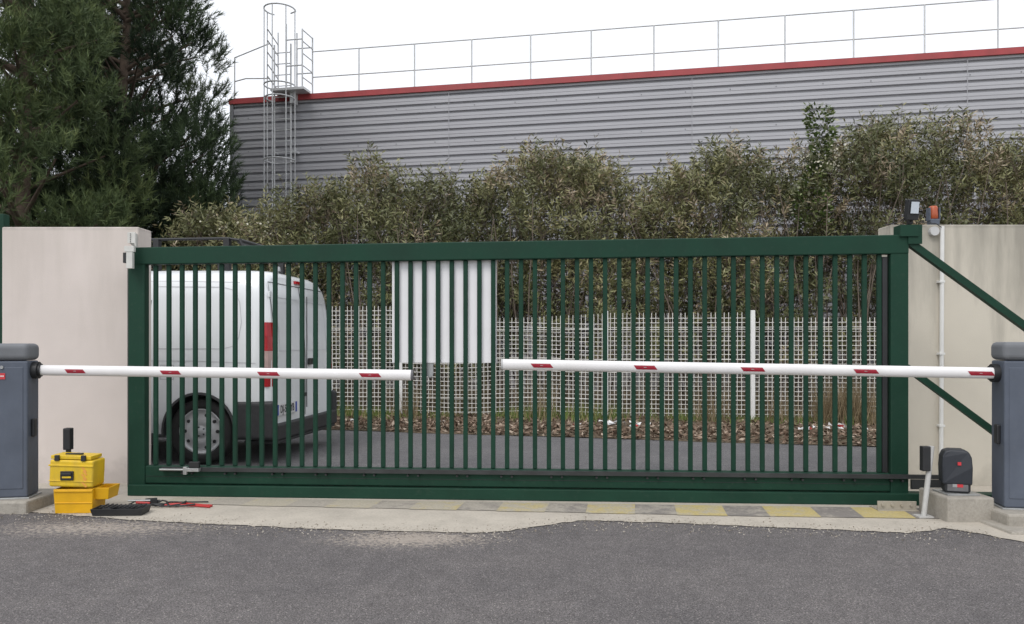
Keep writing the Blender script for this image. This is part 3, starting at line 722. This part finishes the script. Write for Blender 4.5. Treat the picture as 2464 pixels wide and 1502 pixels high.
# ------------------------------------------------------------------ oleander hedge
hp=np.array([(-6.3,2.6),(-5.85,3.3),(-5.5,3.75),(-5.2,3.75),(-4.9,3.7),(-4.5,3.6),(-3.9,4.0),(-3.3,4.15),(-2.8,4.3),(-2.4,4.6),(-2.05,4.2),(-1.76,4.05),(-1.15,4.35),(-.8,4.15),(-.4,4.3),(.14,4.75),(.74,4.55),(1.4,4.75),(1.75,4.5),(2.0,4.35),(2.45,4.1),(2.9,4.3),(3.5,4.65),(4.15,4.95),(4.6,4.6),(5.0,4.7),(5.3,5.0),(5.7,4.85),(6.3,5.2),(6.7,5.4),(7.3,5.4),(7.7,5.5),(8.0,5.3),(8.3,4.9),(8.85,4.95),(9.3,4.7),(11,5.0),(14,4.8)])
def HH(x): return np.interp(x,hp[:,0],hp[:,1])
def hedge():
    nb=1750
    bx=rng.uniform(-6.1,13.5,nb); bh=HH(bx); bt=rng.random(nb)**.72
    bz=.35+bt*(bh-.85); by=13.15+rng.random(nb)**1.3*2.0*(1-.25*bt)+.25*np.sin(bx*2.3+bt*4)+.40*np.maximum(0,bt-.6)
    br=rng.uniform(.22,.42,nb)
    bs=rng.normal(.44,.14,nb)+.10*np.sin(bx*.8); bdry=rng.random(nb)<.14
    ns=11
    dd=rng.normal(size=(nb,ns,3)); dd[:,:,1]-=.35; dd[:,:,2]=np.abs(dd[:,:,2])*.9+.15; dd/=np.linalg.norm(dd,axis=2,keepdims=True)
    P=np.stack([bx,by,bz],1)[:,None,:]+dd*(br[:,None,None]*rng.uniform(.3,1.1,(nb,ns,1)))
    d=dd*.75; d[:,:,2]+=.65; d+=rng.normal(0,.18,d.shape); d/=np.linalg.norm(d,axis=2,keepdims=True)
    P=P.reshape(-1,3); d=d.reshape(-1,3); st=np.repeat(np.where(bdry,rng.uniform(.80,.95,nb),np.clip(bs,0,.78)),ns); st=st+rng.normal(0,.05,len(st))
    L=rng.uniform(.22,.45,len(P))
    nw=700; xw=rng.uniform(-6.1,13.5,nw); hw=HH(xw)
    dw=np.stack([rng.normal(0,.28,nw),rng.normal(0,.28,nw),np.ones(nw)],1); dw/=np.linalg.norm(dw,axis=1,keepdims=True)
    P=np.r_[P,np.stack([xw,rng.uniform(13.6,15,nw),hw-rng.uniform(.35,.85,nw)],1)]; d=np.r_[d,dw]; L=np.r_[L,rng.uniform(.35,.7,nw)]; st=np.r_[st,rng.normal(.6,.18,nw)]
    n=len(P); k=14
    s=np.tile(np.linspace(.1,1,k),(n,1))+rng.uniform(-.03,.03,(n,k))
    base=P[:,None,:]+d[:,None,:]*(s*L[:,None])[:,:,None]
    r=rng.normal(size=(n,k,3)); r-= (r*d[:,None,:]).sum(2,keepdims=True)*d[:,None,:]; r/=np.linalg.norm(r,axis=2,keepdims=True)
    ld=d[:,None,:]*.55+r*.9; ld[:,:,2]+=rng.normal(0,.22,(n,k))
    tint=np.repeat(st[:,None],k,1)+rng.normal(0,.07,(n,k))
    m_=attrmat('oleander_leaf',[(0,(.045,.055,.024)),(.35,(.12,.13,.055)),(.6,(.20,.20,.09)),(.8,(.29,.27,.13)),(.88,(.24,.18,.12)),(1,(.42,.35,.25))],.5,.45)
    e=empty('oleander_hedge',(0,0,0))
    leafmesh('foliage',base.reshape(-1,3),ld.reshape(-1,3),rng.uniform(.08,.14,n*k),rng.uniform(.019,.031,n*k),tint.reshape(-1),m_,e)
    b=MB()
    for i in range(0,n,3): b.tube(P[i]-d[i]*.25,P[i]+d[i]*L[i],.006,3,caps=False,r2=.003)
    for i in range(360):
        xx=random.uniform(-6.0,13); yy=random.uniform(13.0,14.9); hh=float(HH(xx))
        p=Vector((xx,yy,0)); dr=Vector((random.gauss(0,.2),random.gauss(0,.10),1))
        seg=5; r=.020
        for s_ in range(seg):
            q=p+dr*(hh-1.1)/seg; q.x+=random.gauss(0,.05); b.tube(p,q,r,5,caps=False,r2=r*.8); p=q; r*=.8
    b.build('stems',M('stem_brown',(.15,.12,.095),.9,.3),e,recalc=False)
    n=260; cx=rng.choice([-4.35,-5.0,5.4,5.2],n); x=cx+rng.normal(0,.16,n); base=np.stack([x,13.1+rng.normal(0,.2,n),np.where(cx<0,3.1,4.3)+rng.normal(0,.16,n)],1)
    leafmesh('seed_heads',base,rng.normal(size=(n,3)),rng.uniform(.03,.06,n),rng.uniform(.03,.05,n),rng.random(n),attrmat('seed_head',[(0,(.35,.33,.24)),(1,(.6,.58,.48))]),e)
hedge()
def creeper():
    n=1300; a=rng.uniform(0,6.28,n); zz=rng.uniform(3.2,5.3,n); r=(.22+.10*np.sin(zz*4))*rng.random(n)**.5*(1-.45*np.clip(zz-4.5,0,1))
    base=np.stack([5.25+r*np.cos(a)+.1*np.sin(zz*3),13.25+r*np.sin(a),zz],1)
    d=np.stack([np.cos(a),np.sin(a)-.3,rng.normal(.1,.5,n)],1)
    m_=attrmat('creeper_leaf',[(0,(.05,.085,.02)),(.7,(.13,.17,.05)),(.93,(.36,.36,.27)),(1,(.45,.45,.36))])
    leafmesh('climbing_plant',base,d,rng.uniform(.06,.11,n),rng.uniform(.035,.06,n),rng.random(n)**1.3,m_)
creeper()

# ------------------------------------------------------------------ pines
def pine(name,X,Y,H,zb,R,seed,stops,nb=95,tufts=46,shape=.6,extra=()):
    r_=np.random.default_rng(seed); e=empty(name,(X,Y,0))
    B=[];Dr=[];Ti=[]
    tr=MB(); trm=M('pine_bark',(.11,.08,.06),.95,.3,8,bmp=.6,bscale=20)
    p=Vector((0,0,-.1)); r0=.22
    for k in range(8):
        q=Vector((r_.normal(0,.06),r_.normal(0,.06),H*.95*(k+1)/8)); tr.tube(p,q,r0,9,caps=False,r2=r0*.8); p=q; r0*=.8
    for k in range(nb+len(extra)):
        if k<nb:
            t=(k+r_.random())/nb; z=zb+t*(H-zb)
            rr=R*min(1,(t+.25)/.4)*(1-t)**shape*1.05
            a=r_.uniform(0,6.283)
            rad=rr*math.sqrt(r_.uniform(.15,1))*.85
            c=np.array([rad*math.cos(a),rad*math.sin(a),z]); br=r_.uniform(.38,.78)*(1-.3*t)
        else:
            c=np.array(extra[k-nb],float); a=math.atan2(c[1],c[0]); rad=math.hypot(c[0],c[1]); z=c[2]; br=.6
        tint0=r_.normal(.42,.17)
        tr.tube((0,0,max(.5,z-rad*.5)),tuple(c),.045,5,caps=False,r2=.012)
        nt_=int(tufts*(br/.55)**2)
        dd=r_.normal(size=(nt_,3)); out=np.array([math.cos(a),math.sin(a),.45]); dd+=out*.55; dd/=np.linalg.norm(dd,axis=1,keepdims=True)
        pos=c+dd*np.array([1,1,.85])*br*r_.uniform(.45,1.08,(nt_,1))
        td=dd*.6+np.array([0,0,.75]); td/=np.linalg.norm(td,axis=1,keepdims=True)
        K=34
        s=r_.uniform(-.02,.26,(nt_,K,1))
        base=pos[:,None,:]+td[:,None,:]*s
        q=r_.normal(size=(nt_,K,3)); nd=td[:,None,:]*.9+q*.52
        B.append(base.reshape(-1,3)); Dr.append(nd.reshape(-1,3))
        tt=tint0+r_.normal(0,.1,(nt_,1))+r_.normal(0,.06,(nt_,K))+ (s[:,:,0]-.1)*.9
        Ti.append(tt.reshape(-1))
    B=np.concatenate(B);Dr=np.concatenate(Dr);Ti=np.concatenate(Ti)
    leafmesh('needles',B,Dr,r_.uniform(.10,.19,len(B)),np.full(len(B),.014),Ti,attrmat(name+'_needles',stops,.6,.25),e,tri=True)
    tr.build('trunk_and_limbs',trm,e,recalc=False)
lite=[(0,(.026,.042,.018)),(.4,(.070,.102,.042)),(.75,(.135,.175,.066)),(1,(.22,.25,.105))]
dark=[(0,(.014,.025,.014)),(.4,(.034,.056,.027)),(.75,(.070,.105,.046)),(1,(.11,.145,.065))]
pine('pine_tree',-8.0,12.6,9.6,1.0,2.1,11,lite,nb=135,tufts=46,shape=.45)
pine('pine_tree.001',-7.65,15.2,12.5,1.3,2.30,12,dark,nb=185,tufts=50,shape=.42,
  extra=[(1.55,-.6,2.2),(1.7,-.5,2.9),(1.75,-.6,3.6),(1.7,-.3,4.2),(1.75,-.5,4.8),(1.3,-1.0,3.3),(1.2,-1.1,4.5),(1.0,-1.2,2.5),(1.5,-.2,5.3),(1.45,-.7,2.5),(.6,-1.5,3.9),(.4,-1.6,3.0)])
pine('pine_tree.002',-12.0,15.6,12,1.5,2.7,13,lite,nb=110,tufts=44,shape=.5)
pine('pine_tree.003',-9.7,18.5,13.5,1.5,2.6,14,dark,nb=120,tufts=46,shape=.45)

# ------------------------------------------------------------------ verge grass, litter
def verge_bits():
    n=11000; x=rng.uniform(-8,9,n); fy=11.67-.13*(x-1.38)
    y=fy+rng.normal(-.05,.28,n); cl=np.sin(x*2.1)+.6*np.sin(x*5.3+1)+rng.normal(0,.6,n); k=cl>-.4; x,y=x[k],y[k]; n=len(x)
    base=np.stack([x,y,np.full(n,.05)],1); d=np.stack([rng.normal(0,.3,n),rng.normal(0,.3,n),np.ones(n)],1)
    m_=attrmat('grass_blade',[(0,(.08,.13,.03)),(.5,(.15,.21,.05)),(.8,(.24,.24,.09)),(1,(.34,.27,.15))])
    leafmesh('verge_grass',base,d,rng.uniform(.08,.34,n)*(.7+.3*np.sin(x*1.3)),rng.uniform(.008,.016,n),rng.random(n),m_,tri=True)
    n=1900; cx=rng.choice([4.55,4.75,4.95,-1.6,2.9,.4,3.9,6.2],n,p=[.25,.25,.25,.05,.05,.05,.05,.05]); x=cx+rng.normal(0,.12,n); y=11.67-.13*(x-1.38)-.25+rng.normal(0,.15,n)
    base=np.stack([x,y,np.full(n,.04)],1); d=np.stack([rng.normal(0,.22,n),rng.normal(0,.22,n),np.ones(n)],1)
    m2=attrmat('dry_grass_blade',[(0,(.13,.095,.05)),(.5,(.22,.17,.10)),(1,(.38,.31,.20))])
    leafmesh('dry_grass',base,d,rng.uniform(.25,.75,n),np.full(n,.009),rng.random(n),m2,tri=True)
    n=16000; x=rng.uniform(-8,10,n); ed=10.56-.258*(x+2.35); y=ed-.02+rng.random(n)**1.25*2.2
    base=np.stack([x,y,.045+rng.uniform(0,.02,n)-np.clip(.25-(y-ed),0,.25)*.14],1); d=np.stack([rng.normal(0,1,n),rng.normal(0,1,n),rng.uniform(-.05,.5,n)],1)
    m3=attrmat('dead_leaf',[(0,(.07,.05,.035)),(.4,(.15,.10,.07)),(.75,(.26,.19,.14)),(1,(.48,.40,.32))],.8)
    leafmesh('leaf_litter',base,d,rng.uniform(.04,.11,n),rng.uniform(.02,.04,n),rng.random(n),m3)
    n=2600; x=rng.uniform(-4,9,n); y=12.1-.13*(x-1.38)+rng.random(n)*.8; base=np.stack([x,y,np.full(n,.03)],1)
    d=np.stack([rng.normal(0,.13,n),rng.normal(0,.13,n),np.ones(n)],1)
    m4=attrmat('stalk',[(0,(.07,.06,.03)),(.5,(.13,.11,.06)),(1,(.26,.22,.13))])
    leafmesh('dry_stalks',base,d,rng.uniform(.3,1.1,n),np.full(n,.010),rng.random(n),m4,tri=True)
    b=MB()
    for (xx,yy,s) in [(1.45,10.6,.13),(1.75,10.5,.12),(1.62,10.3,.08),(1.30,10.9,.07),(4.35,10.2,.14),(4.05,10.1,.09),(3.8,9.95,.10),(4.6,10.0,.07),(-2.3,11.2,.06),(-1.0,11.0,.06),(.9,10.7,.05),(5.0,9.9,.08)]:
        for j in range(5):
            px,py=xx+random.gauss(0,s*.6),yy+random.gauss(0,s*.4)
            P_=[(px+random.uniform(-s,s)*.55,py+random.uniform(-s,s)*.5,.06+random.uniform(0,s*.6)) for _ in range(4)]
            b.add(P_,[(0,1,2),(0,2,3)],0 if random.random()<.9 else 1)
    b.build('litter_scraps',[M('scrap_white',(.7,.7,.7),.6),M('scrap_red',(.5,.05,.05),.6)],None,recalc=False)
    n=2600; x=rng.uniform(-3.6,3,n); y=np.interp(x,[p_[0] for p_ in ap],[p_[1] for p_ in ap])+rng.normal(-.05,.12,n)
    base=np.stack([x,y,np.full(n,.003)],1); d=np.stack([rng.normal(0,1,n),rng.normal(0,1,n),rng.uniform(0,.3,n)],1)
    leafmesh('grit',base,d,rng.uniform(.006,.016,n),rng.uniform(.005,.010,n),rng.random(n),attrmat('grit_stone',[(0,(.2,.17,.13)),(1,(.5,.46,.4))],.9))
verge_bits()
